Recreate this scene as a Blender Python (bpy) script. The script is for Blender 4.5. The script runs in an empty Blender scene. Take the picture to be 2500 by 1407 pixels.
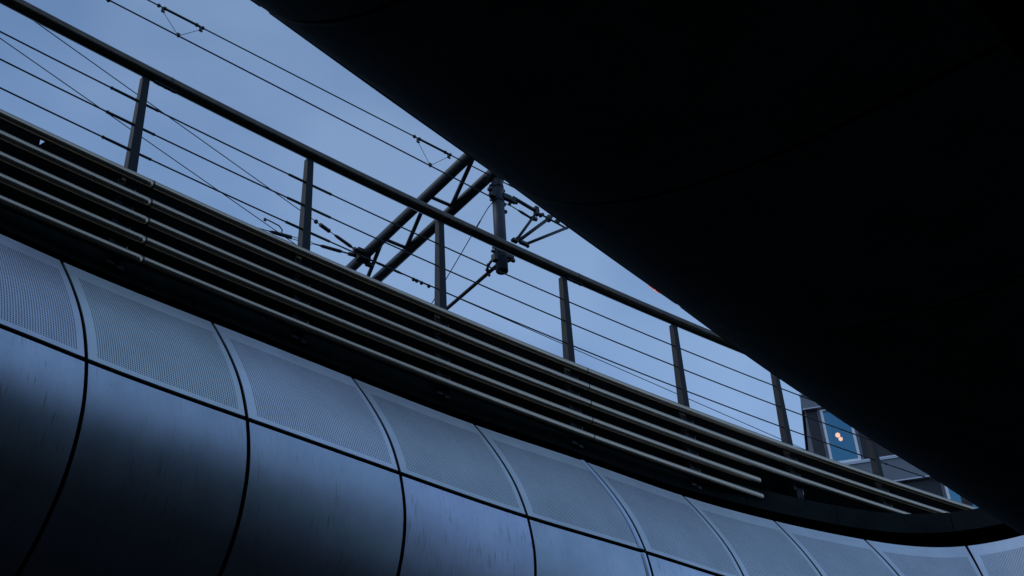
import bpy, math, random
from mathutils import Vector, Matrix
random.seed(7)
R = math.radians
sc = bpy.context.scene
H = 1.6                                    # eye height above the street

# ------------------------------------------------------------------ camera
PITCH, ROLL = 0.6263, -0.0601
fw = Vector((0, math.cos(PITCH), math.sin(PITCH)))
rt = Vector((1, 0, 0)); up = rt.cross(fw)
r2 = math.cos(ROLL) * rt + math.sin(ROLL) * up
u2 = -math.sin(ROLL) * rt + math.cos(ROLL) * up
cam_d = bpy.data.cameras.new('camera'); cam = bpy.data.objects.new('camera', cam_d)
sc.collection.objects.link(cam); sc.camera = cam
cam_d.sensor_width = 36; cam_d.lens = 3250 / 2500 * 36
cam_d.clip_start = 0.05; cam_d.clip_end = 3000
m = Matrix.Identity(4)
for i in range(3):
    m[i][0], m[i][1], m[i][2] = r2[i], u2[i], -fw[i]
m[2][3] = H
cam.matrix_world = m

# ------------------------------------------------------------------ sky, sun, exposure
SUN_EL, SUN_AZ = R(24), R(-100)            # low evening sun behind thick cloud, off to the left
w = bpy.data.worlds.new('World'); sc.world = w; w.use_nodes = True
nt = w.node_tree; nt.nodes.clear()
def N(t, typ, **k):
    n = t.nodes.new(typ)
    for a, b in k.items(): setattr(n, a, b)
    return n
out = N(nt, 'ShaderNodeOutputWorld'); bg = N(nt, 'ShaderNodeBackground')
sky = N(nt, 'ShaderNodeTexSky', sky_type='NISHITA', sun_disc=False)
sky.sun_elevation = SUN_EL; sky.sun_rotation = SUN_AZ; sky.air_density = 1.0; sky.dust_density = 2.0; sky.ozone_density = 2.0
veil = N(nt, 'ShaderNodeMixRGB'); veil.inputs[0].default_value = 0.8     # overcast veil of even dusk cloud
tc = N(nt, 'ShaderNodeTexCoord')
noi = N(nt, 'ShaderNodeTexNoise'); noi.inputs['Scale'].default_value = 4.4; noi.inputs['Detail'].default_value = 5.0; noi.inputs['Roughness'].default_value = .45
mp = N(nt, 'ShaderNodeMapping'); mp.inputs['Scale'].default_value = (1, 1, 2.2)
cr = N(nt, 'ShaderNodeValToRGB')
cr.color_ramp.elements[0].position = .36; cr.color_ramp.elements[0].color = (1.52, 2.72, 5.15, 1)
cr.color_ramp.elements[1].position = .64; cr.color_ramp.elements[1].color = (2.40, 3.80, 6.35, 1)
nt.links.new(tc.outputs['Generated'], mp.inputs[0]); nt.links.new(mp.outputs[0], noi.inputs[0]); nt.links.new(noi.outputs[0], cr.inputs[0])
sx = N(nt, 'ShaderNodeSeparateXYZ'); nt.links.new(tc.outputs['Generated'], sx.inputs[0])
gr = N(nt, 'ShaderNodeMapRange'); gr.inputs[1].default_value = .30; gr.inputs[2].default_value = .72; gr.inputs[3].default_value = 1.5; gr.inputs[4].default_value = .95
nt.links.new(sx.outputs[2], gr.inputs[0])
gm = N(nt, 'ShaderNodeVectorMath', operation='SCALE'); nt.links.new(cr.outputs[0], gm.inputs[0]); nt.links.new(gr.outputs[0], gm.inputs['Scale'])
nt.links.new(sky.outputs[0], veil.inputs[1]); nt.links.new(gm.outputs[0], veil.inputs[2])
nt.links.new(veil.outputs[0], bg.inputs[0]); bg.inputs[1].default_value = 0.1
nt.links.new(bg.outputs[0], out.inputs[0])
sd = bpy.data.lights.new('sun', 'SUN'); sd.energy = 0.5; sd.angle = R(20); sd.color = (1, .93, .85)
so = bpy.data.objects.new('sun', sd); sc.collection.objects.link(so)
sdir = Vector((math.cos(R(48)) * math.sin(SUN_AZ), math.cos(R(48)) * math.cos(SUN_AZ), math.sin(R(48))))
so.rotation_euler = sdir.to_track_quat('Z', 'Y').to_euler()
vs = sc.view_settings
vs.view_transform = 'Standard'; vs.look = 'None'; vs.exposure = 0; vs.gamma = 1; vs.use_curve_mapping = False

# ------------------------------------------------------------------ materials
def mat(name, col, metal=0., rough=.5, var=.0, nscale=8., bump=0., spec=.5):
    m_ = bpy.data.materials.new(name); m_.use_nodes = True
    t = m_.node_tree; p = t.nodes['Principled BSDF']
    p.inputs['Metallic'].default_value = metal; p.inputs['Roughness'].default_value = rough
    p.inputs['Base Color'].default_value = (*col, 1); p.inputs['Specular IOR Level'].default_value = spec
    if var or bump:
        c = N(t, 'ShaderNodeTexCoord'); n = N(t, 'ShaderNodeTexNoise')
        n.inputs['Scale'].default_value = nscale; n.inputs['Detail'].default_value = 6; n.inputs['Roughness'].default_value = .65
        t.links.new(c.outputs['Object'], n.inputs[0])
        if var:
            r_ = N(t, 'ShaderNodeValToRGB')
            r_.color_ramp.elements[0].position = .3; r_.color_ramp.elements[1].position = .7
            r_.color_ramp.elements[0].color = (*[x * (1 - var) for x in col], 1)
            r_.color_ramp.elements[1].color = (*[min(1, x * (1 + var)) for x in col], 1)
            t.links.new(n.outputs[0], r_.inputs[0]); t.links.new(r_.outputs[0], p.inputs['Base Color'])
            mr = N(t, 'ShaderNodeMapRange'); mr.inputs[3].default_value = rough * .85; mr.inputs[4].default_value = min(1, rough * 1.2)
            t.links.new(n.outputs[0], mr.inputs[0]); t.links.new(mr.outputs[0], p.inputs['Roughness'])
        if bump:
            b = N(t, 'ShaderNodeBump'); b.inputs['Strength'].default_value = bump; b.inputs['Distance'].default_value = .01
            t.links.new(n.outputs[0], b.inputs['Height']); t.links.new(b.outputs[0], p.inputs['Normal'])
    return m_

def panel_mat(name, perforated, lo=(.56, .605, .69), hi=(.73, .775, .87), r0=.27, r1=.36, metal=.92, spec=.5):
    """brushed anodised sheet; stains run down the profile (uv in metres: u along, v down)"""
    m_ = bpy.data.materials.new(name); m_.use_nodes = True
    t = m_.node_tree; p = t.nodes['Principled BSDF']; L = t.links.new
    p.inputs['Metallic'].default_value = metal; p.inputs['Specular IOR Level'].default_value = spec
    uv = N(t, 'ShaderNodeUVMap', uv_map='metres')
    oi = N(t, 'ShaderNodeObjectInfo')
    off = N(t, 'ShaderNodeVectorMath', operation='ADD')
    sc_ = N(t, 'ShaderNodeVectorMath', operation='SCALE'); sc_.inputs['Scale'].default_value = 17.
    cmb = N(t, 'ShaderNodeCombineXYZ'); L(oi.outputs['Random'], cmb.inputs[0]); L(oi.outputs['Random'], cmb.inputs[1])
    L(cmb.outputs[0], sc_.inputs[0]); L(uv.outputs[0], off.inputs[0]); L(sc_.outputs[0], off.inputs[1])
    def noise(sx, sy, detail, rgh, s=1.):
        mp_ = N(t, 'ShaderNodeMapping'); mp_.inputs['Scale'].default_value = (sx, sy, 1)
        n = N(t, 'ShaderNodeTexNoise'); n.inputs['Scale'].default_value = s; n.inputs['Detail'].default_value = detail; n.inputs['Roughness'].default_value = rgh
        L(off.outputs[0], mp_.inputs[0]); L(mp_.outputs[0], n.inputs[0]); return n
    base = N(t, 'ShaderNodeValToRGB')
    e = base.color_ramp.elements
    e[0].position = .28; e[1].position = .74
    e[0].color = (*lo, 1); e[1].color = (*hi, 1)
    cl = noise(3, 2.2, 6, .7); L(cl.outputs[0], base.inputs[0])
    # thin drip streaks
    st = noise(75, 4.5, 3, .6)
    sr = N(t, 'ShaderNodeValToRGB'); sr.color_ramp.elements[0].position = .58; sr.color_ramp.elements[1].position = .72
    sr.color_ramp.elements[0].color = (1, 1, 1, 1); sr.color_ramp.elements[1].color = (.30, .30, .28, 1)
    L(st.outputs[0], sr.inputs[0])
    # streaks come in patches
    pa = noise(1.6, 1.2, 2, .5); pr = N(t, 'ShaderNodeMapRange'); pr.inputs[1].default_value = .40; pr.inputs[2].default_value = .62
    pr.inputs[3].default_value = 0; pr.inputs[4].default_value = .10 if perforated else .7
    L(pa.outputs[0], pr.inputs[0])
    mul = N(t, 'ShaderNodeMixRGB', blend_type='MULTIPLY'); L(pr.outputs[0], mul.inputs[0]); L(base.outputs[0], mul.inputs[1]); L(sr.outputs[0], mul.inputs[2])
    # small dark specks
    sp = noise(60, 34, 1, .4); spr = N(t, 'ShaderNodeValToRGB'); spr.color_ramp.elements[0].position = .80; spr.color_ramp.elements[1].position = .84
    spr.color_ramp.elements[0].color = (1, 1, 1, 1); spr.color_ramp.elements[1].color = (.3, .3, .3, 1); L(sp.outputs[0], spr.inputs[0])
    mul2 = N(t, 'ShaderNodeMixRGB', blend_type='MULTIPLY'); mul2.inputs[0].default_value = .7; L(mul.outputs[0], mul2.inputs[1]); L(spr.outputs[0], mul2.inputs[2])
    # slight tone difference from sheet to sheet
    vr = N(t, 'ShaderNodeMapRange'); vr.inputs[3].default_value = .9; vr.inputs[4].default_value = 1.06; L(oi.outputs['Random'], vr.inputs[0])
    vm = N(t, 'ShaderNodeVectorMath', operation='SCALE'); L(mul2.outputs[0], vm.inputs[0]); L(vr.outputs[0], vm.inputs['Scale'])
    hue = N(t, 'ShaderNodeMixRGB'); hue.inputs[1].default_value = (.96, 1.0, .97, 1); hue.inputs[2].default_value = (1.0, .985, 1.05, 1)
    wn = N(t, 'ShaderNodeTexWhiteNoise', noise_dimensions='1D'); L(oi.outputs['Random'], wn.inputs['W']); L(wn.outputs['Value'], hue.inputs[0])
    hm = N(t, 'ShaderNodeVectorMath', operation='MULTIPLY'); L(vm.outputs[0], hm.inputs[0]); L(hue.outputs[0], hm.inputs[1]); vm = hm
    L(vm.outputs[0], p.inputs['Base Color'])
    rr = N(t, 'ShaderNodeMapRange'); rr.inputs[3].default_value = r0; rr.inputs[4].default_value = r1
    rn = noise(5, 2, 5, .7); L(rn.outputs[0], rr.inputs[0]); L(rr.outputs[0], p.inputs['Roughness'])
    b = N(t, 'ShaderNodeBump'); b.inputs['Strength'].default_value = .22; b.inputs['Distance'].default_value = .005
    bn = noise(1.5, 1.5, 3, .5); L(bn.outputs[0], b.inputs['Height']); L(b.outputs[0], p.inputs['Normal'])
    if not perforated and metal > .5:               # brushed metal with a soft, short-tailed sheen
        gb = N(t, 'ShaderNodeBsdfGlossy', distribution='BECKMANN'); L(vm.outputs[0], gb.inputs['Color']); L(rr.outputs[0], gb.inputs['Roughness']); L(b.outputs[0], gb.inputs['Normal'])
        L(gb.outputs[0], t.nodes['Material Output'].inputs[0])
    if perforated:
        pitch = .0168
        nu = N(t, 'ShaderNodeUVMap', uv_map='margin')   # 0..1 inside the perforated field
        d = N(t, 'ShaderNodeVectorMath', operation='SCALE'); d.inputs['Scale'].default_value = 1 / pitch; L(uv.outputs[0], d.inputs[0])
        fr = N(t, 'ShaderNodeVectorMath', operation='FRACTION'); L(d.outputs[0], fr.inputs[0])
        sb = N(t, 'ShaderNodeVectorMath', operation='SUBTRACT'); sb.inputs[1].default_value = (.5, .5, 0); L(fr.outputs[0], sb.inputs[0])
        ln = N(t, 'ShaderNodeVectorMath', operation='LENGTH'); L(sb.outputs[0], ln.inputs[0])
        hole = N(t, 'ShaderNodeMath', operation='LESS_THAN'); hole.inputs[1].default_value = .30; L(ln.outputs['Value'], hole.inputs[0])
        sx = N(t, 'ShaderNodeSeparateXYZ'); L(nu.outputs[0], sx.inputs[0])
        acc = hole.outputs[0]
        for o, op, v in ((sx.outputs[0], 'GREATER_THAN', 0), (sx.outputs[0], 'LESS_THAN', 1), (sx.outputs[1], 'GREATER_THAN', 0), (sx.outputs[1], 'LESS_THAN', 1)):
            c = N(t, 'ShaderNodeMath', operation=op); c.inputs[1].default_value = v; L(o, c.inputs[0])
            a = N(t, 'ShaderNodeMath', operation='MULTIPLY'); L(acc, a.inputs[0]); L(c.outputs[0], a.inputs[1]); acc = a.outputs[0]
        tr = N(t, 'ShaderNodeBsdfDiffuse'); tr.inputs[0].default_value = (.004, .005, .006, 1); mx = N(t, 'ShaderNodeMixShader')
        L(acc, mx.inputs[0]); L(p.outputs[0], mx.inputs[1]); L(tr.outputs[0], mx.inputs[2])
        L(mx.outputs[0], t.nodes['Material Output'].inputs[0])
    return m_

M = dict(
    perf=panel_mat('perforated_sheet', True, (.68, .70, .70), (.84, .86, .87), .30, .42, .86), sheet=panel_mat('brushed_sheet', False, (.57, .625, .70), (.75, .80, .88), .44, .53), dsheet=panel_mat('shaded_sheet', False, (.055, .088, .09), (.12, .17, .168), .7, .9, 0., .1), dperf=panel_mat('shaded_perforated_sheet', True, (.010, .013, .014), (.02, .025, .026), .7, .9, 0., .1),  # dsheet, dperf: same sheeting with the near bridge's shade put into its colour
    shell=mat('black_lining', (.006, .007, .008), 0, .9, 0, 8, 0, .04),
    concrete=mat('dark_concrete', (.012, .017, .016), 0, .85, .5, 2.2, .3, .08), darkwall=mat('black_concrete', (.004, .005, .005), 0, .95, 0, 8, 0, .03),
    tube=mat('weathered_steel', (.50, .405, .295), 1, .28, .07, 5),
    handrail=mat('dark_steel', (.095, .078, .062), 1, .34, .25, 9),
    post=mat('slate_paint', (.0065, .0105, .014), 0, .5, .25, 6, 0, .25),
    pole=mat('grey_galvanised', (.042, .052, .063), .3, .5, .2, 5),
    wire=mat('black_wire', (.012, .012, .013), 0, .6),
    fit=mat('black_fitting', (.02, .02, .021), .3, .5),
    asphalt=mat('wet_asphalt', (.014, .014, .015), 0, .9, .3, .6, 0, .2),
    cladding=mat('grey_cladding', (.17, .19, .215), .1, .5, .12, .8),
    pier=mat('charcoal_cladding', (.022, .024, .028), 0, .6, .15, 1),
    trim=mat('pale_metal_trim', (.62, .64, .70), .3, .4),
    white=mat('white_frame', (.86, .87, .90), 0, .5),
    teal=mat('teal_wall', (.03, .12, .18), 0, .8),
    roomgrey=mat('grey_wall', (.25, .26, .27), 0, .8),
    curtain=mat('beige_curtain', (.5, .38, .28), 0, .9),
)
def emis(name, col, s):
    m_ = bpy.data.materials.new(name); m_.use_nodes = True; p = m_.node_tree.nodes['Principled BSDF']
    p.inputs['Base Color'].default_value = (*col, 1); p.inputs['Emission Color'].default_value = (*col, 1); p.inputs['Emission Strength'].default_value = s
    return m_
M['bulb'] = emis('warm_bulb', (1, .50, .25), 4.6)
M['red'] = emis('red_lens', (1, .10, .05), .55)
M['redcore'] = emis('red_core', (1, .42, .32), 1.0)
def glass():
    m_ = bpy.data.materials.new('blue_coated_glass'); m_.use_nodes = True; t = m_.node_tree; t.nodes.clear()
    o = N(t, 'ShaderNodeOutputMaterial'); mx = N(t, 'ShaderNodeMixShader'); mx.inputs[0].default_value = .42
    tr = N(t, 'ShaderNodeBsdfTransparent'); tr.inputs[0].default_value = (.75, .80, .82, 1)
    gl = N(t, 'ShaderNodeBsdfGlossy'); gl.inputs[0].default_value = (.20, .47, .60, 1); gl.inputs[1].default_value = .03
    t.links.new(tr.outputs[0], mx.inputs[1]); t.links.new(gl.outputs[0], mx.inputs[2]); t.links.new(mx.outputs[0], o.inputs[0]); return m_
M['glass'] = glass()

# ------------------------------------------------------------------ helpers
class MB:
    def __init__(s): s.v = []; s.f = []; s.sm = []
    def add(s, vs_, fs, smooth=False):
        o = len(s.v); s.v += [Vector(x) for x in vs_]; s.f += [[i + o for i in f] for f in fs]; s.sm += [smooth] * len(fs); return s
    def box(s, c, ax, ay, az):          # half axes
        c, ax, ay, az = map(Vector, (c, ax, ay, az))
        p = [c + i * ax + j * ay + k * az for k in (-1, 1) for j in (-1, 1) for i in (-1, 1)]
        return s.add(p, [(0, 2, 3, 1), (4, 5, 7, 6), (0, 1, 5, 4), (1, 3, 7, 5), (3, 2, 6, 7), (2, 0, 4, 6)])
    def tube(s, pts, rad, n=12, caps=True, dome=False):
        pts = [Vector(p) for p in pts]; rads = rad if isinstance(rad, (list, tuple)) else [rad] * len(pts)
        if dome:
            a = (pts[-1] - pts[-2]).normalized(); r = rads[-1]
            for q in (.5, .8, .97): pts.append(pts[len(rads) - 1] + a * r * q * .6); 
            rads = list(rads) + [r * .93, r * .7, r * .25]
        vv = []; ff = []; k = len(pts); prev = None
        for i, p in enumerate(pts):
            t = (pts[min(i + 1, k - 1)] - pts[max(i - 1, 0)]).normalized()
            if prev is None:
                a = Vector((0, 0, 1)) if abs(t.z) < .9 else Vector((1, 0, 0)); x = a.cross(t).normalized()
            else: x = (prev - t * prev.dot(t)).normalized()
            prev = x; y = t.cross(x)
            for j in range(n):
                q = 2 * math.pi * j / n; vv.append(p + rads[i] * (math.cos(q) * x + math.sin(q) * y))
        for i in range(k - 1):
            for j in range(n):
                a, b = i * n + j, i * n + (j + 1) % n; ff.append((a, b, b + n, a + n))
        s.add(vv, ff, True)
        if caps: 
            o = len(s.v) - len(vv)
            s.f += [[o + j for j in range(n)][::-1], [o + (k - 1) * n + j for j in range(n)]]; s.sm += [False, False]
        return s
    def ball(s, c, r, n=10):
        c = Vector(c); vv = []; ff = []
        for i in range(n // 2 + 1):
            a = math.pi * i / (n // 2)
            for j in range(n): b = 2 * math.pi * j / n; vv.append(c + r * Vector((math.sin(a) * math.cos(b), math.sin(a) * math.sin(b), math.cos(a))))
        for i in range(n // 2):
            for j in range(n): ff.append((i * n + j, i * n + (j + 1) % n, (i + 1) * n + (j + 1) % n, (i + 1) * n + j))
        return s.add(vv, ff, True)
    def build(s, name, material, parent=None):
        me = bpy.data.meshes.new(name); org = Vector((0, 0, 0))
        if s.v: 
            org = sum(s.v, Vector()) / len(s.v) if parent is None else parent.matrix_world_origin if False else org
        org = Vector((0, 0, 0))
        me.from_pydata([v for v in s.v], [], s.f); me.update()
        for p, q in zip(me.polygons, s.sm): p.use_smooth = q
        me.materials.append(material)
        o = bpy.data.objects.new(name, me); sc.collection.objects.link(o)
        if parent:
            o.parent = parent; base = world_loc(parent)
            for v in me.vertices: v.co = v.co - base
        return o
def world_loc(o):
    p = Vector(o.location)
    while o.parent: o = o.parent; p = p + o.location
    return p
def tag(o, label=None, cat=None, group=None, kind=None):
    for k, v in (('label', label), ('category', cat), ('group', group), ('kind', kind)):
        if v: o[k] = v
    return o
def empty(name, loc, label, cat, group=None):
    o = bpy.data.objects.new(name, None); sc.collection.objects.link(o); o.location = loc; o.empty_display_size = .2
    return tag(o, label, cat, group)
def Z(v): return Vector((v[0], v[1], v[2] + H))
def spline(x, y):
    n = len(x); h = [x[i + 1] - x[i] for i in range(n - 1)]
    a = [0.] * n; b = [1.] * n; c = [0.] * n; d = [0.] * n
    for i in range(1, n - 1):
        a[i] = h[i - 1]; b[i] = 2 * (h[i - 1] + h[i]); c[i] = h[i]; d[i] = 6 * ((y[i + 1] - y[i]) / h[i] - (y[i] - y[i - 1]) / h[i - 1])
    for i in range(1, n):
        w_ = a[i] / b[i - 1]; b[i] -= w_ * c[i - 1]; d[i] -= w_ * d[i - 1]
    Mm = [0.] * n; Mm[-1] = d[-1] / b[-1]
    for i in range(n - 2, -1, -1): Mm[i] = (d[i] - c[i] * Mm[i + 1]) / b[i]
    def f(t):
        i = 0
        while i < n - 2 and t > x[i + 1]: i += 1
        A = (x[i + 1] - t) / h[i]; C = (t - x[i]) / h[i]
        return A * y[i] + C * y[i + 1] + ((A ** 3 - A) * Mm[i] + (C ** 3 - C) * Mm[i + 1]) * h[i] ** 2 / 6
    return f
class Plan:
    """a bridge edge line in plan; side +1: outside lies right of the running direction"""
    def __init__(s, pts, side):
        s.p = [Vector((x, y, 0)) for x, y in pts]; s.side = side
        s.s = [0.]
        for a, b in zip(s.p[:-1], s.p[1:]): s.s.append(s.s[-1] + (b - a).length)
        s.fx = spline(s.s, [p.x for p in s.p]); s.fy = spline(s.s, [p.y for p in s.p])
    def at(s, q, u, z):
        e = .01; t = Vector((s.fx(q + e) - s.fx(q - e), s.fy(q + e) - s.fy(q - e), 0)).normalized()
        n = Vector((t.y, -t.x, 0)) * s.side
        return Vector((s.fx(q), s.fy(q), z + H)) + u * n
def dense(prof, n):
    d = [0.]
    for a, b in zip(prof[:-1], prof[1:]): d.append(d[-1] + math.hypot(b[0] - a[0], b[1] - a[1]))
    fu, fz = spline(d, [p[0] for p in prof]), spline(d, [p[1] for p in prof])
    return [(d[-1] * i / n, fu(d[-1] * i / n), fz(d[-1] * i / n)) for i in range(n + 1)]
UP = [(0, 5.55), (.15, 5.34), (.32, 5.08), (.43, 4.89), (.52, 4.70), (.605, 4.46)]
LOW = [(.605, 4.46), (.648, 4.25), (.66, 4.05), (.637, 3.88), (.575, 3.68), (.46, 3.49), (.29, 3.30), (.05, 3.13), (-.3, 2.99), (-.8, 2.90), (-1.5, 2.87)]
ALL = dense(UP[:-1] + LOW, 60)
def trimmed(pr, a, b):                     # drop a metres at the start and b at the end of a dense profile
    L_ = pr[-1][0]; k = len(pr) - 1; src = pr
    def at(d):
        for i in range(k):
            if src[i + 1][0] >= d or i == k - 1:
                t = (d - src[i][0]) / (src[i + 1][0] - src[i][0]); return (d, src[i][1] + t * (src[i + 1][1] - src[i][1]), src[i][2] + t * (src[i + 1][2] - src[i][2]))
    return [at(a + (L_ - a - b) * i / k) for i in range(k + 1)]
ALLP = ALL
UPD = trimmed(dense(UP, 22), 0, .021); LOWD = trimmed(dense(LOW, 34), .021, 0)

def panel(plan, s0, s1, pr, name, material, parent, margins=None, gap=.014, n=12):
    s0 += gap; s1 -= gap; th = .012
    me = bpy.data.meshes.new(name); k = len(pr); vv = []; uvm = []; uvn = []
    base = world_loc(parent)
    for layer in (0, 1):
        for i in range(n + 1):
            q = s0 + (s1 - s0) * i / n
            for (d, u, z) in pr:
                j = pr.index((d, u, z)); a = pr[max(j - 1, 0)]; b = pr[min(j + 1, k - 1)]
                nu, nz = -(b[2] - a[2]), (b[1] - a[1]); l = math.hypot(nu, nz) or 1
                off = -th * layer
                vv.append(plan.at(q, u + nu / l * off, z + nz / l * off) - base)
                uvm.append((q - s0, d - pr[0][0]))
                if margins:
                    ml, mr, mt, mb = margins
                    uvn.append(((q - s0 - ml) / (s1 - s0 - ml - mr), (d - pr[0][0] - mt) / (pr[-1][0] - pr[0][0] - mt - mb)))
                else: uvn.append((0, 0))
    ff = []; m_ = (n + 1) * k
    idx = lambda l, i, j: l * m_ + i * k + j
    flip = plan.side > 0
    for i in range(n):
        for j in range(k - 1):
            f = (idx(0, i, j), idx(0, i, j + 1), idx(0, i + 1, j + 1), idx(0, i + 1, j)); ff.append(f if flip else f[::-1])
            g = (idx(1, i, j), idx(1, i + 1, j), idx(1, i + 1, j + 1), idx(1, i, j + 1)); ff.append(g if flip else g[::-1])
    nb = len(ff)
    rim = [(idx(0, i, j), idx(1, i, j), idx(1, i, j + 1), idx(0, i, j + 1)) for j in range(k - 1) for i in (0, n)]
    rim += [(idx(0, i, j), idx(1, i, j), idx(1, i + 1, j), idx(0, i + 1, j)) for i in range(n) for j in (0, k - 1)]
    for f in rim:                                  # rim corners of their own keep the sheet's shading clean
        o_ = len(vv); vv += [vv[x].copy() for x in f]; uvm += [uvm[x] for x in f]; uvn += [(-1, -1)] * 4
        ff.append((o_, o_ + 1, o_ + 2, o_ + 3))
    me.from_pydata(vv, [], ff); me.update()
    for p in me.polygons: p.use_smooth = p.index < nb
    for nm, arr in (('metres', uvm), ('margin', uvn)):
        lay = me.uv_layers.new(name=nm)
        for p in me.polygons:
            for li in p.loop_indices:
                a = arr[me.loops[li].vertex_index]
                lay.data[li].uv = a if not (nm == 'margin' and p.index >= nb) else (-1, -1)
    me.materials.append(material)
    o = bpy.data.objects.new(name, me); sc.collection.objects.link(o); o.parent = parent
    return o
def strip(plan, s0, s1, prof, n, name, material, parent, closed=False, smooth=False):
    b = MB(); k = len(prof); vv = []
    for i in range(n + 1):
        q = s0 + (s1 - s0) * i / n
        vv += [plan.at(q, u, z) for u, z in prof]
    kk = k if closed else k - 1
    ff = [(i * k + j, i * k + (j + 1) % k, (i + 1) * k + (j + 1) % k, (i + 1) * k + j) for i in range(n) for j in range(kk)]
    b.add(vv, ff, smooth)
    if closed:
        b.f += [list(range(k)), [n * k + j for j in range(k)]]; b.sm += [False, False]
    return b.build(name, material, parent)

# ------------------------------------------------------------------ setting: street
g = MB().add([(-900, -900, 0), (900, -900, 0), (900, 900, 0), (-900, 900, 0)], [(0, 1, 2, 3)]).build('street', M['asphalt'])
tag(g, kind='structure')

# ------------------------------------------------------------------ the two bridges
def bridge(plan, seams, name, label, upper, lower):
    mid = plan.at(seams[len(seams) // 2], -2, 0); 
    t = empty(name, (mid.x, mid.y, 0), label, 'bridge')
    for a, b in zip(seams[:-1], seams[1:]):
        panel(plan, a, b, UPD, 'perforated_panel', upper, t, (.07, .045, .20, .045))
        panel(plan, a, b, LOWD, 'smooth_panel', lower, t)
        strip(plan, a + .003, b - .003, [(-.33, 5.865), (-.33, 6.085), (-.55, 6.085), (-.55, 5.865)], 6, 'edge_beam', M['concrete'], t, True)
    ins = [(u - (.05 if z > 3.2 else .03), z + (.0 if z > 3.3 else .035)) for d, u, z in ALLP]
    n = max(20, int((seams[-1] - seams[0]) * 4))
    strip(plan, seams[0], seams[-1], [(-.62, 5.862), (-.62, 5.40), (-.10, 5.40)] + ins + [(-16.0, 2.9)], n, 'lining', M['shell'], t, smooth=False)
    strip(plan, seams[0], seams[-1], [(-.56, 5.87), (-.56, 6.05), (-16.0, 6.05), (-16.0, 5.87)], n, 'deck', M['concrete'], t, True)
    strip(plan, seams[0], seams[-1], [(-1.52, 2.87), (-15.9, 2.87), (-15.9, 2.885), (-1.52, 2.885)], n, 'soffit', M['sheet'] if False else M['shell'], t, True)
    strip(plan, seams[0], seams[-1], [(-12.0, -H), (-12.0, 2.86), (-12.4, 2.86), (-12.4, -H)], n, 'light_block_wall', M['shell'], t, True)  # added unseen wall, shuts out low sky light below the deck
    for b in []:
        strip(plan, b - .35, b + .35, [(-2.6, -H), (-2.6, 2.86), (-3.4, 2.86), (-3.4, -H)], 1, 'pillar', M['concrete'], t, True)
    return t
far_pts = [(-19.4, -9.3), (-12.3, -2.2), (-5.19, 4.90), (-4.27, 5.81), (-3.32, 6.725), (-3.019, 7.053), (-2.181, 7.876), (-1.279, 8.733), (-.379, 9.562), (.551, 10.322), (1.453, 11.085), (2.373, 11.73), (3.342, 12.282), (4.424, 12.58), (4.957, 12.40), (5.50, 11.98), (6.1, 11.3), (6.6, 10.5)]
far = Plan(far_pts, +1)
S = far.s
far_seams = [S[5] - 1.2 * i for i in range(12, 0, -1)] + S[5:14] + [S[13] + 1.16, S[13] + 2.3]
fb = bridge(far, far_seams, 'curved_bridge', 'far bridge with bulging blue grey metal cladding, perforated above and smooth below, under the railing', M['perf'], M['sheet'])
cs = MB()                                   # bright cover strip over one joint
for pr_ in (UPD, LOWD):
    vv = []
    for d, u, z in pr_:
        for q, o in ((-.062, .0035), (-.050, .012), (-.026, .012), (-.014, .0035)): vv.append(far.at(S[9] + q, u + o, z + .0))
    cs.add(vv, [(i * 4 + j, i * 4 + j + 1, i * 4 + 5 + j, i * 4 + 4 + j) for i in range(len(pr_) - 1) for j in range(3)], True)
cs.build('cover_strip', M['sheet'], fb)
sil = [(-3.25 - .82 * i, .10 - 1.015 * i) for i in range(12, -1, -1)] + [(-2.43, 1.11), (-1.6, 2.12), (-.79, 3.11), (0, 4.09), (.76, 5.04), (1.53, 5.99), (2.3, 6.87), (3.11, 7.79), (3.9, 8.68)]
near_pts = []
for i, (x, y) in enumerate(sil):
    a = sil[max(i - 1, 0)]; b = sil[min(i + 1, len(sil) - 1)]; h = math.atan2(b[1] - a[1], b[0] - a[0])
    near_pts.append((x + .46 * math.sin(h), y - .46 * math.cos(h)))
near = Plan(near_pts, -1)
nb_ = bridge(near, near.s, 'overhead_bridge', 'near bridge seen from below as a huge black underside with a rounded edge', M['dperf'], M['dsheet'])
for a, b_ in zip(near.s[6:-1], near.s[7:]):      # thin added tube imitating the sky-lit rim, one length per panel
    MB().tube([near.at(a + .02 + (b_ - a - .04) * i / 8, .4570 + .004 * (1 - (i / 4 - 1) ** 2), 3.4915) for i in range(9)], .0058, 14).build('rim_light_tube', M['handrail'], nb_)
strip(near, near.s[0], near.s[-1], [(-.50, 6.055), (-.50, 8.15), (-.56, 8.15), (-.56, 6.055)], 60, 'sky_blocker', M['shell'], nb_, True)  # added unseen screen, blocks sky light reaching the far lower panels

# ------------------------------------------------------------------ railing on the far bridge
RP = dict(px=-2.8414, py=7.6102, th=.7729, k=-.0149)
def rail(s, u, z):
    t = RP['th'] + RP['k'] * s
    x = RP['px'] + (math.sin(t) - math.sin(RP['th'])) / RP['k']; y = RP['py'] - (math.cos(t) - math.cos(RP['th'])) / RP['k']
    return Vector((x + u * math.sin(t), y - u * math.cos(t), z + H))
def rdir(s):
    t = RP['th'] + RP['k'] * s
    return Vector((math.cos(t), math.sin(t), 0)), Vector((math.sin(t), -math.cos(t), 0))
def run(a, b, step=.5):
    n = max(1, int(round((b - a) / step))); return [a + (b - a) * i / n for i in range(n + 1)]
SA, SB = -3.2, 11.6
posts = [-3.02, -1.52, 0, 1.594, 3.037, 4.561, 6.072, 7.57, 9.0, 10.5]
ZH, ZC, ZT = 7.8771, (7.5511, 7.2926, 7.0311), [6.7271 - .1809 * i for i in range(5)]
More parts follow.
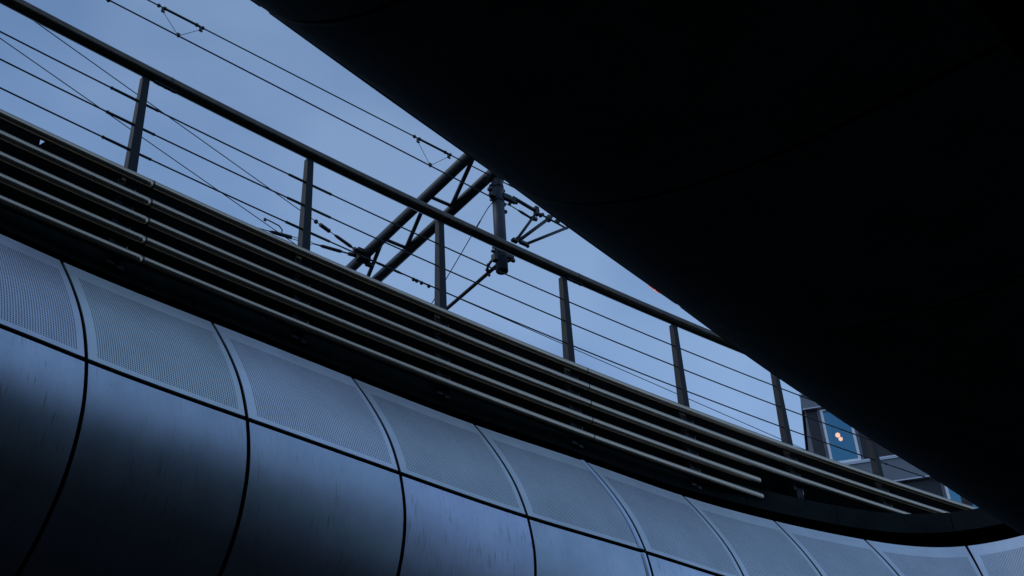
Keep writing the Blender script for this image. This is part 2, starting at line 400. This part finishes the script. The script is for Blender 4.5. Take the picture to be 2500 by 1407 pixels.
rl = empty('bridge_railing', rail(3, 0, 6.0), 'long steel railing with posts, three cables and five grey tubes along the far bridge', 'railing')
joints = (.20, 4.72)
hr = MB().tube([rail(s, 0, ZH) for s in run(SA, SB, .4)], .054, 20).build('handrail', M['handrail'], rl)
for j in joints:
    MB().tube([rail(j - .004, 0, ZH), rail(j + .006, 0, ZH)], .0565, 20).build('joint_collar', M['fit'], hr)
    b = MB(); t, n = rdir(j - .02)
    b.box(rail(j - .03, 0, ZH - .056), t * .10, n * .014, (0, 0, .010))
    for q in (-.09, -.03, .035): b.tube([rail(j + q, 0, ZH - .05), rail(j + q, 0, ZH - .075)], .010, 8)
    b.build('joint_bracket', M['fit'], hr)
for i, z in enumerate(ZT):
    end = SB if i < 3 else 6.89
    tb = MB().tube([rail(s, .05, z) for s in run(SA, end, .4)], .040, 18, dome=i >= 3).build('rail_tube', M['tube'], rl)
    for j in joints:
        jj = j - .045 + .0 * i
        MB().tube([rail(jj - .006, .05, z), rail(jj + .004, .05, z)], .0412, 18).build('joint_collar', M['fit'], tb)
        if j < 1: MB().tube([rail(jj - .055, .05, z), rail(jj - .045, .05, z), rail(jj - .006, .05, z)], [.0403, .0408, .0408], 18).build('sleeve', M['tube'], tb)
for z in ZC:
    cb = MB().tube([rail(s, -.02, z) for s in run(SA, SB, .5)], .0066, 8).build('tension_cable', M['wire'], rl)
    for k, s in enumerate(posts):
        if k in (2,):
            f = MB().tube([rail(s + q, -.02, z) for q in (-.26, -.25, -.20, -.03, .0)], [.007, .011, .0115, .012, .012], 8)
            f.ball(rail(s - .262, -.02, z), .015, 8); f.ball(rail(s - .055, -.02, z), .014, 8)
            f.tube([rail(s + .0, -.02, z), rail(s + .14, -.02, z)], .0105, 8).ball(rail(s + .14, -.02, z), .013, 8)
        elif k == 3:
            f = MB().tube([rail(s - .20, -.02, z), rail(s, -.02, z), rail(s + .24, -.02, z)], .0115, 8)
        else:
            f = MB().tube([rail(s - .03, -.02, z), rail(s + .02, -.02, z)], .010, 8)
            if k == 8: f.ball(rail(s + .16, -.02, z), .015, 8)
        f.build('cable_fitting', M['fit'], cb)
# posts: one prototype, copied along the line
def make_post():
    b = MB()
    zt, zb = ZH - .045, 6.0                # tapered tee section
    for z0, z1 in ((zt, zb),):
        wt, wb, dt, db = .030, .048, .064, .104
        x0, x1 = wt, wb
        P = lambda x, y, z: Vector((x, y, z))
        # front flange
        b.add([P(-x0, 0, z0), P(x0, 0, z0), P(x0, -.012, z0), P(-x0, -.012, z0), P(-x1, 0, z1), P(x1, 0, z1), P(x1, -.012, z1), P(-x1, -.012, z1)],
              [(0, 1, 2, 3), (7, 6, 5, 4), (0, 4, 5, 1), (1, 5, 6, 2), (2, 6, 7, 3), (3, 7, 4, 0)])
        y0, y1 = -dt, -db
        h0, h1 = x0 - .004, x1 - .004
        b.add([P(-h0, -.012, z0), P(h0, -.012, z0), P(h0, y0, z0), P(-h0, y0, z0), P(-h1, -.012, z1), P(h1, -.012, z1), P(h1, y1, z1), P(-h1, y1, z1)],
              [(0, 1, 2, 3), (7, 6, 5, 4), (0, 4, 5, 1), (1, 5, 6, 2), (2, 6, 7, 3), (3, 7, 4, 0)])
    return b
pm = make_post()
base = Vector((0, 0, 6.0))
def child_mesh(b, name, material, org):
    o = b.build(name, material); 
    for v in o.data.vertices: v.co -= org
    return o
p0 = child_mesh(pm, 'post', M['post'], base)
kids = []
def kid(name, material, c, x, y, z): kids.append(child_mesh(MB().box(c, (x, 0, 0), (0, y, 0), (0, 0, z)), name, material, base))
for z in ZT: kid('tube_clamp', M['post'], (0, -.012, z), .018, .012, .026)
kid('anchor_block', M['pole'], (.055, -.02, 5.93), .03, .02, .014); kid('anchor_block', M['pole'], (-.03, -.03, 5.925), .026, .02, .016)
for z in ZT[:4]:
    kid('edge_glint', M['tube'], (-.052, -.004, z - .09), .003, .006, .036); kid('side_plate', M['post'], (.075, .01, z - .075), .026, .004, .030)  # thin bright strip stands in for light glinting off the post edge
rbase = world_loc(rl)
for i, s in enumerate(posts):
    t = RP['th'] + RP['k'] * s; loc = rail(s, 0, 6.0 ) - rbase
    objs = [p0] + kids if i == 0 else [o.copy() for o in [p0] + kids]
    pp = objs[0]
    if i: [sc.collection.objects.link(o) for o in objs]
    pp.parent = rl; pp.location = loc; pp.rotation_euler = (0, 0, t)
    # local -y must point inward: local +y is the left of the run, so turn half round
    pp.rotation_euler = (0, 0, t + math.pi)
    for o in objs[1:]: o.parent = pp
# upstand behind the tubes
pw = empty('parapet_wall', rail(3, -.13, 6.05), 'low dark upstand wall behind the five grey railing tubes', 'wall')
SN = -.674
def slab(s0, s1, cut0=False, cut1=False):
    b = MB(); ss = run(s0, s1, .5); zb, zt = 6.055, 6.91; vv = []
    for s in ss:
        vv += [rail(s, -.155, zb), rail(s, -.155, zt), rail(s, -.185, zt), rail(s, -.185, zb)]
    k = len(ss); ff = [(i * 4 + j, i * 4 + (j + 1) % 4, i * 4 + 4 + (j + 1) % 4, i * 4 + 4 + j) for i in range(k - 1) for j in range(4)] + [(0, 1, 2, 3), tuple((k - 1) * 4 + j for j in range(4))]
    if cut0:
        for q in (1, 2): vv[q] = vv[q] - Vector((0, 0, .10))
        ins = rail(ss[0] + .065, -.155, zt), rail(ss[0] + .065, -.185, zt)
        vv += [ins[0], ins[1]]; n_ = len(vv)
        ff = [f for f in ff if not (set(f) <= set(range(8)))] + [(0, 1, 2, 3), (1, n_ - 2, n_ - 1, 2), (n_ - 2, 5, 6, n_ - 1), (0, 4, 5, n_ - 2, 1), (3, 2, n_ - 1, 6, 7), (0, 3, 7, 4)]
    b.add(vv, ff); return b.build('wall_slab', M['darkwall'], pw)
slab(SA, SN - .001); slab(SN, 4.4, True); slab(4.402, SB)

# ------------------------------------------------------------------ overhead line gantry over the tracks
J = Vector((-.117, 14.044, 12.21 + H))
TD = R(39.17); T = Vector((math.cos(TD), math.sin(TD), 0)); Nn = Vector((math.sin(TD), -math.cos(TD), 0)); K = Vector((0, 0, 1))
def G(t, n, z): return J + T * t + Nn * n + K * (z - 12.21)
ga = empty('line_gantry', G(0, 0, 12.21), 'dark tubular lattice gantry crossing above the tracks with a hanging drop tube', 'gantry')
MB().tube([G(-.48, 3.5, 12.21), G(-.48, -7, 12.21)], .079, 20).build('chord', M['pole'], ga)
MB().tube([G(0, 3.5, 12.21), G(0, -7, 12.21)], .079, 20).build('chord', M['pole'], ga)
for k in range(-2, 6):
    n0 = -1.0 - 1.18 * k
    MB().tube([G(-.48, n0, 12.21), G(0, n0, 12.21)], .026, 10).build('rung', M['pole'], ga)
    MB().tube([G(-.48, n0 + .04, 12.21), G(0, n0 - 1.36, 12.21)], .032, 10).build('lattice_brace', M['pole'], ga)
dt = MB().tube([G(0, 0, 12.13), G(0, 0, 10.44)], .082, 24).build('drop_tube', M['pole'], ga)
MB().tube([G(0, 0, 12.35), G(0, 0, 12.02)], [.10, .10], 20).tube([G(-.07, -.02, 12.10), G(-.16, -.05, 11.98)], .05, 8).build('tube_socket', M['fit'], ga)
for z in (11.87, 11.62, 10.80, 10.66):
    b = MB().tube([G(0, 0, z - .012), G(0, 0, z + .012)], .0875, 24)
    for sg in (-1, 1):
        b.box(G(sg * .10, 0, z), T * .022, Nn * .015, K * .018); b.ball(G(sg * .112, -.02, z), .019, 8)
    b.build('pipe_clamp', M['fit'], dt)
b = MB()
b.box(G(-.125, .04, 11.70), T * .03, Nn * .04, K * .075); b.box(G(-.16, .04, 11.74), T * .035, Nn * .02, K * .022); b.box(G(-.15, .04, 11.64), T * .035, Nn * .02, K * .018)
b.build('bracket', M['fit'], dt); b = MB()
b.box(G(.10, .06, 11.71), T * .07, Nn * .03, K * .04); b.box(G(.20, .06, 11.70), T * .05, Nn * .025, K * .035); b.ball(G(.27, .06, 11.69), .026, 8); b.ball(G(.17, .04, 11.645), .026, 8)
b.build('bracket', M['fit'], dt); b = MB().ball(G(.10, .02, 11.48), .03, 8)
b.build('bracket', M['fit'], dt)
b = MB()
b.box(G(.12, .02, 10.72), T * .06, Nn * .03, K * .03); b.box(G(.17, .02, 10.68), T * .035, Nn * .02, K * .018); b.ball(G(.12, .0, 10.67), .03, 8); b.build('bracket', M['fit'], dt); b = MB(); b.box(G(-.11, .0, 10.62), T * .03, Nn * .04, K * .05)
b.box(G(-.14, .02, 10.70), T * .03, Nn * .02, K * .014); b.ball(G(-.10, -.16, 10.60), .028, 8); b.ball(G(-.06, -.24, 10.59), .028, 8); b.tube([G(-.11, .0, 10.64), G(-.10, -.16, 10.60), G(-.06, -.24, 10.59), G(0, -.3, 10.59)], .018, 8)
b.build('bracket', M['fit'], dt)
# arms carried by the drop tube
b = MB().tube([G(.21, .06, 11.76), G(.60, .06, 11.70)], .026, 10); b.box(G(.62, .06, 11.70), T * .03, Nn * .03, K * .07); b.ball(G(.70, .05, 11.67), .035, 8); b.ball(G(.74, .05, 11.70), .028, 8)
b.tube([G(.60, .06, 11.69), G(1.17, .06, 11.63)], .014, 8); b.box(G(.99, .06, 11.68), T * .035, Nn * .02, K * .018)
b.build('top_arm', M['fit'], ga)
MB().tube([G(.24, .06, 11.04), G(.66, .06, 11.74)], .020, 10).ball(G(.25, .06, 11.05), .035, 8).ball(G(.29, .06, 11.02), .026, 8).box(G(.20, .06, 11.0), T * .045, Nn * .03, K * .02).build('strut', M['fit'], ga)
MB().tube([G(.27, .06, 11.03), G(.92, .06, 11.76)], .025, 10).box(G(.84, .06, 11.67), T * .03, Nn * .035, K * .04).build('strut', M['fit'], ga)
MB().tube([G(.40, .06, 11.03), G(1.18, .06, 11.66)], .021, 10).box(G(.35, .06, 11.02), T * .06, Nn * .025, K * .022).ball(G(.42, .06, 11.0), .028, 8).build('strut', M['fit'], ga)
MB().tube([G(.0, -.1, 10.60), G(.0, -2.6, 10.57)], .026, 10).ball(G(0, -.28, 10.55), .022, 8).build('lower_arm', M['fit'], ga)
MB().tube([G(0, -.06, 11.72), G(-.0, -.25, 11.67), G(0, -1.62, 10.89), G(0, -2.4, 10.45)], [.007] * 4, 6).tube([G(0, -.42, 11.573), G(0, -.52, 11.516)], .012, 6).build('stay_wire', M['wire'], ga)
b = MB(); b.box(G(-.50, -2.68, 12.17), T * .10, Nn * .06, K * .07); b.box(G(-.60, -2.62, 12.2), T * .05, Nn * .05, K * .035); b.ball(G(-.46, -2.64, 12.26), .045, 8); b.box(G(-.36, -2.73, 12.12), T * .06, Nn * .03, K * .03)
b.build('anchor_clamp', M['fit'], ga)

# ------------------------------------------------------------------ wires (each a thing of its own)
def wline(a, b): return lambda t: G(t, 0, a[1] + (b[1] - a[1]) * (t - a[0]) / (b[0] - a[0]))
W1 = wline((-5.21, 12.362), (-.44, 12.065)); W2 = wline((-5.66, 12.072), (-.13, 11.655))
o = MB().tube([W1(-30), W1(-7), W1(0), W1(30)], .0085, 8).build('overhead_wire', M['wire'])
tag(o, 'upper of the two parallel overhead wires above the handrail, with thick sleeved lengths', 'wire', 'overhead wires')
def dropper(t0, t1, tm, w):
    b = MB().tube([W1(t0), W1(t1)], .0155, 8)
    for t in (t0, t1):
        for q in (-.05, .03): b.ball(W1(t + q), .026, 8)
        b.box(W1(t) - K * .04, T * .012, Nn * .012, K * .03); b.ball(W1(t) - K * .065 + T * .02, .016, 6)
    b.tube([W1(t0) - K * .05, W2(tm)], .0035, 6).tube([W1(t1) - K * .05, W2(tm)], .0035, 6); b.ball(W2(tm), .022, 8); b.box(W2(tm) + K * .02, T * .02, Nn * .01, K * .02)
    return b.build('dropper', M['fit'], w)
dropper(-5.01, -4.51, -4.77, o); dropper(-1.32, -.82, -1.12, o)
o = MB().tube([W2(-30), W2(-7), W2(-.14)], .0095, 8).tube([W2(-.14), G(.21, .03, 11.62), G(.30, .05, 11.58)], .008, 6).tube([G(.30, .05, 11.58), G(.36, .05, 11.57), G(.52, .05, 11.54)], [.01, .02, .016], 8).tube([G(.52, .05, 11.54), G(.62, .05, 11.56)], .03, 8)
o.ball(W2(-5.66), .03, 8)
o = tag(o.build('overhead_wire', M['wire']), 'lower of the two parallel overhead wires, clamped to the grey drop tube', 'wire', 'overhead wires')
def GZ(t, n): return G(t, n, 12.2)
a, b_ = Vector((-6.09, -.96)), Vector((-.65, -2.63)); d = (b_ - a)
o = MB().tube([GZ(*(a - d * 2.5)), GZ(*b_)], .0065, 6)
q = lambda f: GZ(*(a + d * f))
o.ball(q(.845), .035, 8).tube([q(.86), q(.895)], [.03, .03], 8).ball(q(.893), .033, 8).tube([q(.915), q(.925), q(.975), q(.985)], [.012, .024, .026, .012], 8).tube([q(.99), q(1.0)], .035, 8)
tag(o.build('guy_wire', M['wire']), 'thin slanting wire ending in insulators at the gantry, upper of the two slanting wires', 'wire', 'slanting guy wires')
a2, b2 = Vector((-6.44, -1.42)), Vector((-1.44, -3.01)); d2 = b2 - a2
o = MB().tube([GZ(*(a2 - d2 * 2.5)), GZ(*(b2 + d2 * .12))], .0065, 6)
tag(o.build('guy_wire', M['wire']), 'thin slanting wire crossing the railing cables, lower of the two slanting wires', 'wire', 'slanting guy wires')
c1, c2 = Vector((-2.6, -3.03)), Vector((-.60, -2.745)); dc = c2 - c1; q = lambda f: GZ(*(c1 + dc * f))
o = MB().tube([q(-4), q(.33)], .0075, 6).tube([q(.33), q(.36), q(.46), q(.5)], [.012, .026, .03, .03], 8)
o.tube([q(.5) + K * .02, q(.66) + K * .02], .006, 6).tube([q(.5) - K * .02, q(.66) - K * .02], .006, 6).tube([q(.66), q(.72), q(.74), q(.88), q(.9), q(1)], [.009, .012, .026, .026, .012, .012], 8)
o.tube([q(.945), q(1.0)], .03, 8)
o.tube([q(.42), q(.425) + K * .09, q(.40) + K * .15, q(.33) + K * .19, q(.30) + K * .20], .010, 6).box(q(.29) + K * .19, T * .018, Nn * .012, K * .022)
tag(o.build('insulated_wire', M['wire']), 'short wire with an upturned hook and dark insulator rods left of the gantry', 'wire')
e1, e2 = Vector((-.39, -2.71)), Vector((9.78, -3.23)); de = e2 - e1; q = lambda f: GZ(*(e1 + de * f))
o = MB().tube([q(0), q(3)], .0066, 6).tube([q(.0), q(.02), q(.055), q(.065)], [.012, .020, .020, .01], 8)
for f in (.083, .089, .098, .112): o.ball(q(f) - K * .015, .032, 8)
o.tube([q(.08), q(.115)], .013, 6)
tag(o.build('span_wire', M['wire']), 'thin wire just below the lowest railing cable, tensioned by turnbuckles right of the gantry', 'wire')

# ------------------------------------------------------------------ office building beyond
SCL = 1.6
BO = Vector((9.4006, 34.6301, 18.0)) * SCL + Vector((0, 0, H)); F = Vector((.98184, -.18970, 0)); Nf = Vector((-.18970, -.98184, 0))
def B(x, y, z): return BO + SCL * (F * x + Nf * y + K * z)
def bbox(mb, x0, x1, y0, y1, z0, z1):
    return mb.box(B((x0 + x1) / 2, (y0 + y1) / 2, (z0 + z1) / 2), F * (x1 - x0) / 2 * SCL, Nf * (y1 - y0) / 2 * SCL, K * (z1 - z0) / 2 * SCL)
bd = empty('office_building', (B(6, -3, 0).x, B(6, -3, 0).y, 0), 'dark grey office block with white framed blue windows behind the railing', 'building')
ST = 2.76
ZG = -BO.z / SCL
bbox(MB(), -.93, 14.2, .0, .10, 1.995, 2.46).build('spandrel', M['cladding'], bd)
bbox(MB(), -.95, 14.2, -.0, .14, 2.462, 2.52).build('cornice', M['trim'], bd)
bbox(MB(), -.93, 14.2, -7, -.002, 2.3, 2.5).build('roof', M['pier'], bd)
WX = [-.45, 2.49, 5.43, 8.37, 11.31]
for lv in range(0, 8):
    z0 = -ST * lv
    if z0 - .8 < ZG: break
    bbox(MB(), -.93, 14.2, .0, .10, z0 - .75, z0 - .052).build('spandrel', M['cladding'], bd)
    t_ = MB(); bbox(t_, -.93, 14.2, 0, .13, z0 - .785, z0 - .752); bbox(t_, -.93, 14.2, 0, .13, z0 - .05, z0 - .018); bbox(t_, -.93, 14.2, 0, .12, z0 + .0, z0 + .05)
    if lv == 0: bbox(t_, -.94, 14.2, 0, .13, 1.962, 1.993)
    t_.build('trim', M['trim'], bd)
    b = MB(); bbox(b, -.86, 14.2, -.25, -.004, z0 - .79, z0 - .01); b.build('floor_slab', M['pier'], bd)
    for i, x in enumerate(WX):
        px0 = (-.86 if i == 0 else WX[i - 1] + .87 + .09); bbox(MB(), px0, x - .085, -.22, .0, z0 + .052, z0 + 1.96).build('pier', M['pier'], bd)
        if lv > 2: continue
        f = MB(); fx0, fx1, fz0, fz1 = x, x + .87, z0 + .075, z0 + 1.91
        wide = lv >= 1
        bbox(f, fx0, fx0 + .075, -.03, .05, fz0, fz1); bbox(f, fx1 - .075, fx1, -.03, .05, fz0, fz1)
        bbox(f, fx0 + .075, fx1 - .075, -.03, .05, fz0, fz0 + .07); bbox(f, fx0 + .075, fx1 - .075, -.03, .05, fz1 - .05, fz1)
        wd = f.build('window', M['white'], bd)
        bbox(MB(), fx0 + .075, fx1 - .075, -.012, .0, fz0 + .07, fz1 - .05).build('pane', M['glass'], wd)
        r_ = MB(); bbox(r_, x - .082, x - .052, -.05, .03, fz0 - .02, fz1 + .04); bbox(r_, x - .040, x - .012, -.05, .05, fz0 - .02, fz1 + .04)
        bbox(r_, x + .88, x + .955, -.05, .0, fz0 - .02, fz1 + .04)
        r_.build('reveal', M['trim'] if False else M['cladding'], wd)
    bbox(MB(), WX[-1] + .96, 14.2, -.22, .0, z0 + .052, z0 + 1.96).build('pier', M['pier'], bd)
b = MB(); bbox(b, -.86, 14.2, -6.9, -6.7, ZG, 2.29); bbox(b, -.86, -.76, -6.7, -.26, ZG, 2.29); bbox(b, 14.1, 14.2, -6.7, -.26, ZG, 2.29)
b.build('wall', M['pier'], bd)
b = MB(); bbox(b, -.7, 2.2, -2.2, -2.1, -.0, 2.28); bbox(b, .92, .98, -2.09, -.3, 0, 2.28); b.build('room_wall', M['teal'], bd)
bbox(MB(), -.02, .9, -1.95, -1.85, 1.28, 2.28).build('soffit_panel', M['roomgrey'], bd)
cu = MB()
for i in range(5): cu.tube([B(-.345 + .022 * i, -.12 + .015 * (i % 2), 1.86), B(-.36 + .024 * i, -.12, .9), B(-.375 + .022 * i, -.12 + .01 * (i % 2), .16)], .018 * SCL, 8)
tag(cu.build('curtain', M['curtain']), 'narrow beige curtain hanging at the left inside the lit office window', 'curtain')
lp = empty('wall_lamp', B(-.03, -.5, 1.18), 'two warm glowing globes of a lamp inside the office window', 'lamp')
MB().ball(B(-.06, -.35, 1.205), .115, 14).build('globe', M['bulb'], lp); MB().ball(B(.0, -.35, 1.06), .10, 14).build('globe', M['bulb'], lp)
MB().tube([B(-.06, -.36, 1.15), B(-.045, -.40, 1.03)], .015, 6).tube([B(0, -.36, 1.1), B(-.02, -.6, 1.3), B(-.03, -.6, 2.25)], .01, 6).build('stem', M['curtain'], lp)

# ------------------------------------------------------------------ red marker light on the near bridge's edge
q0 = .0
rm = near.at(near.s[16] + 1.04, .466, 3.492)
tdir = (near.at(near.s[16] + 1.14, .47, 3.5) - near.at(near.s[16] + .94, .47, 3.5)).normalized()
ml = empty('marker_light', rm, 'tiny red marker light glowing on the edge of the black overhead bridge', 'lamp')
MB().tube([rm - tdir * .045, rm + tdir * .04], .003, 8).build('lens', M['red'], ml)
MB().ball(rm, .0045, 8).build('bulb', M['redcore'], ml)
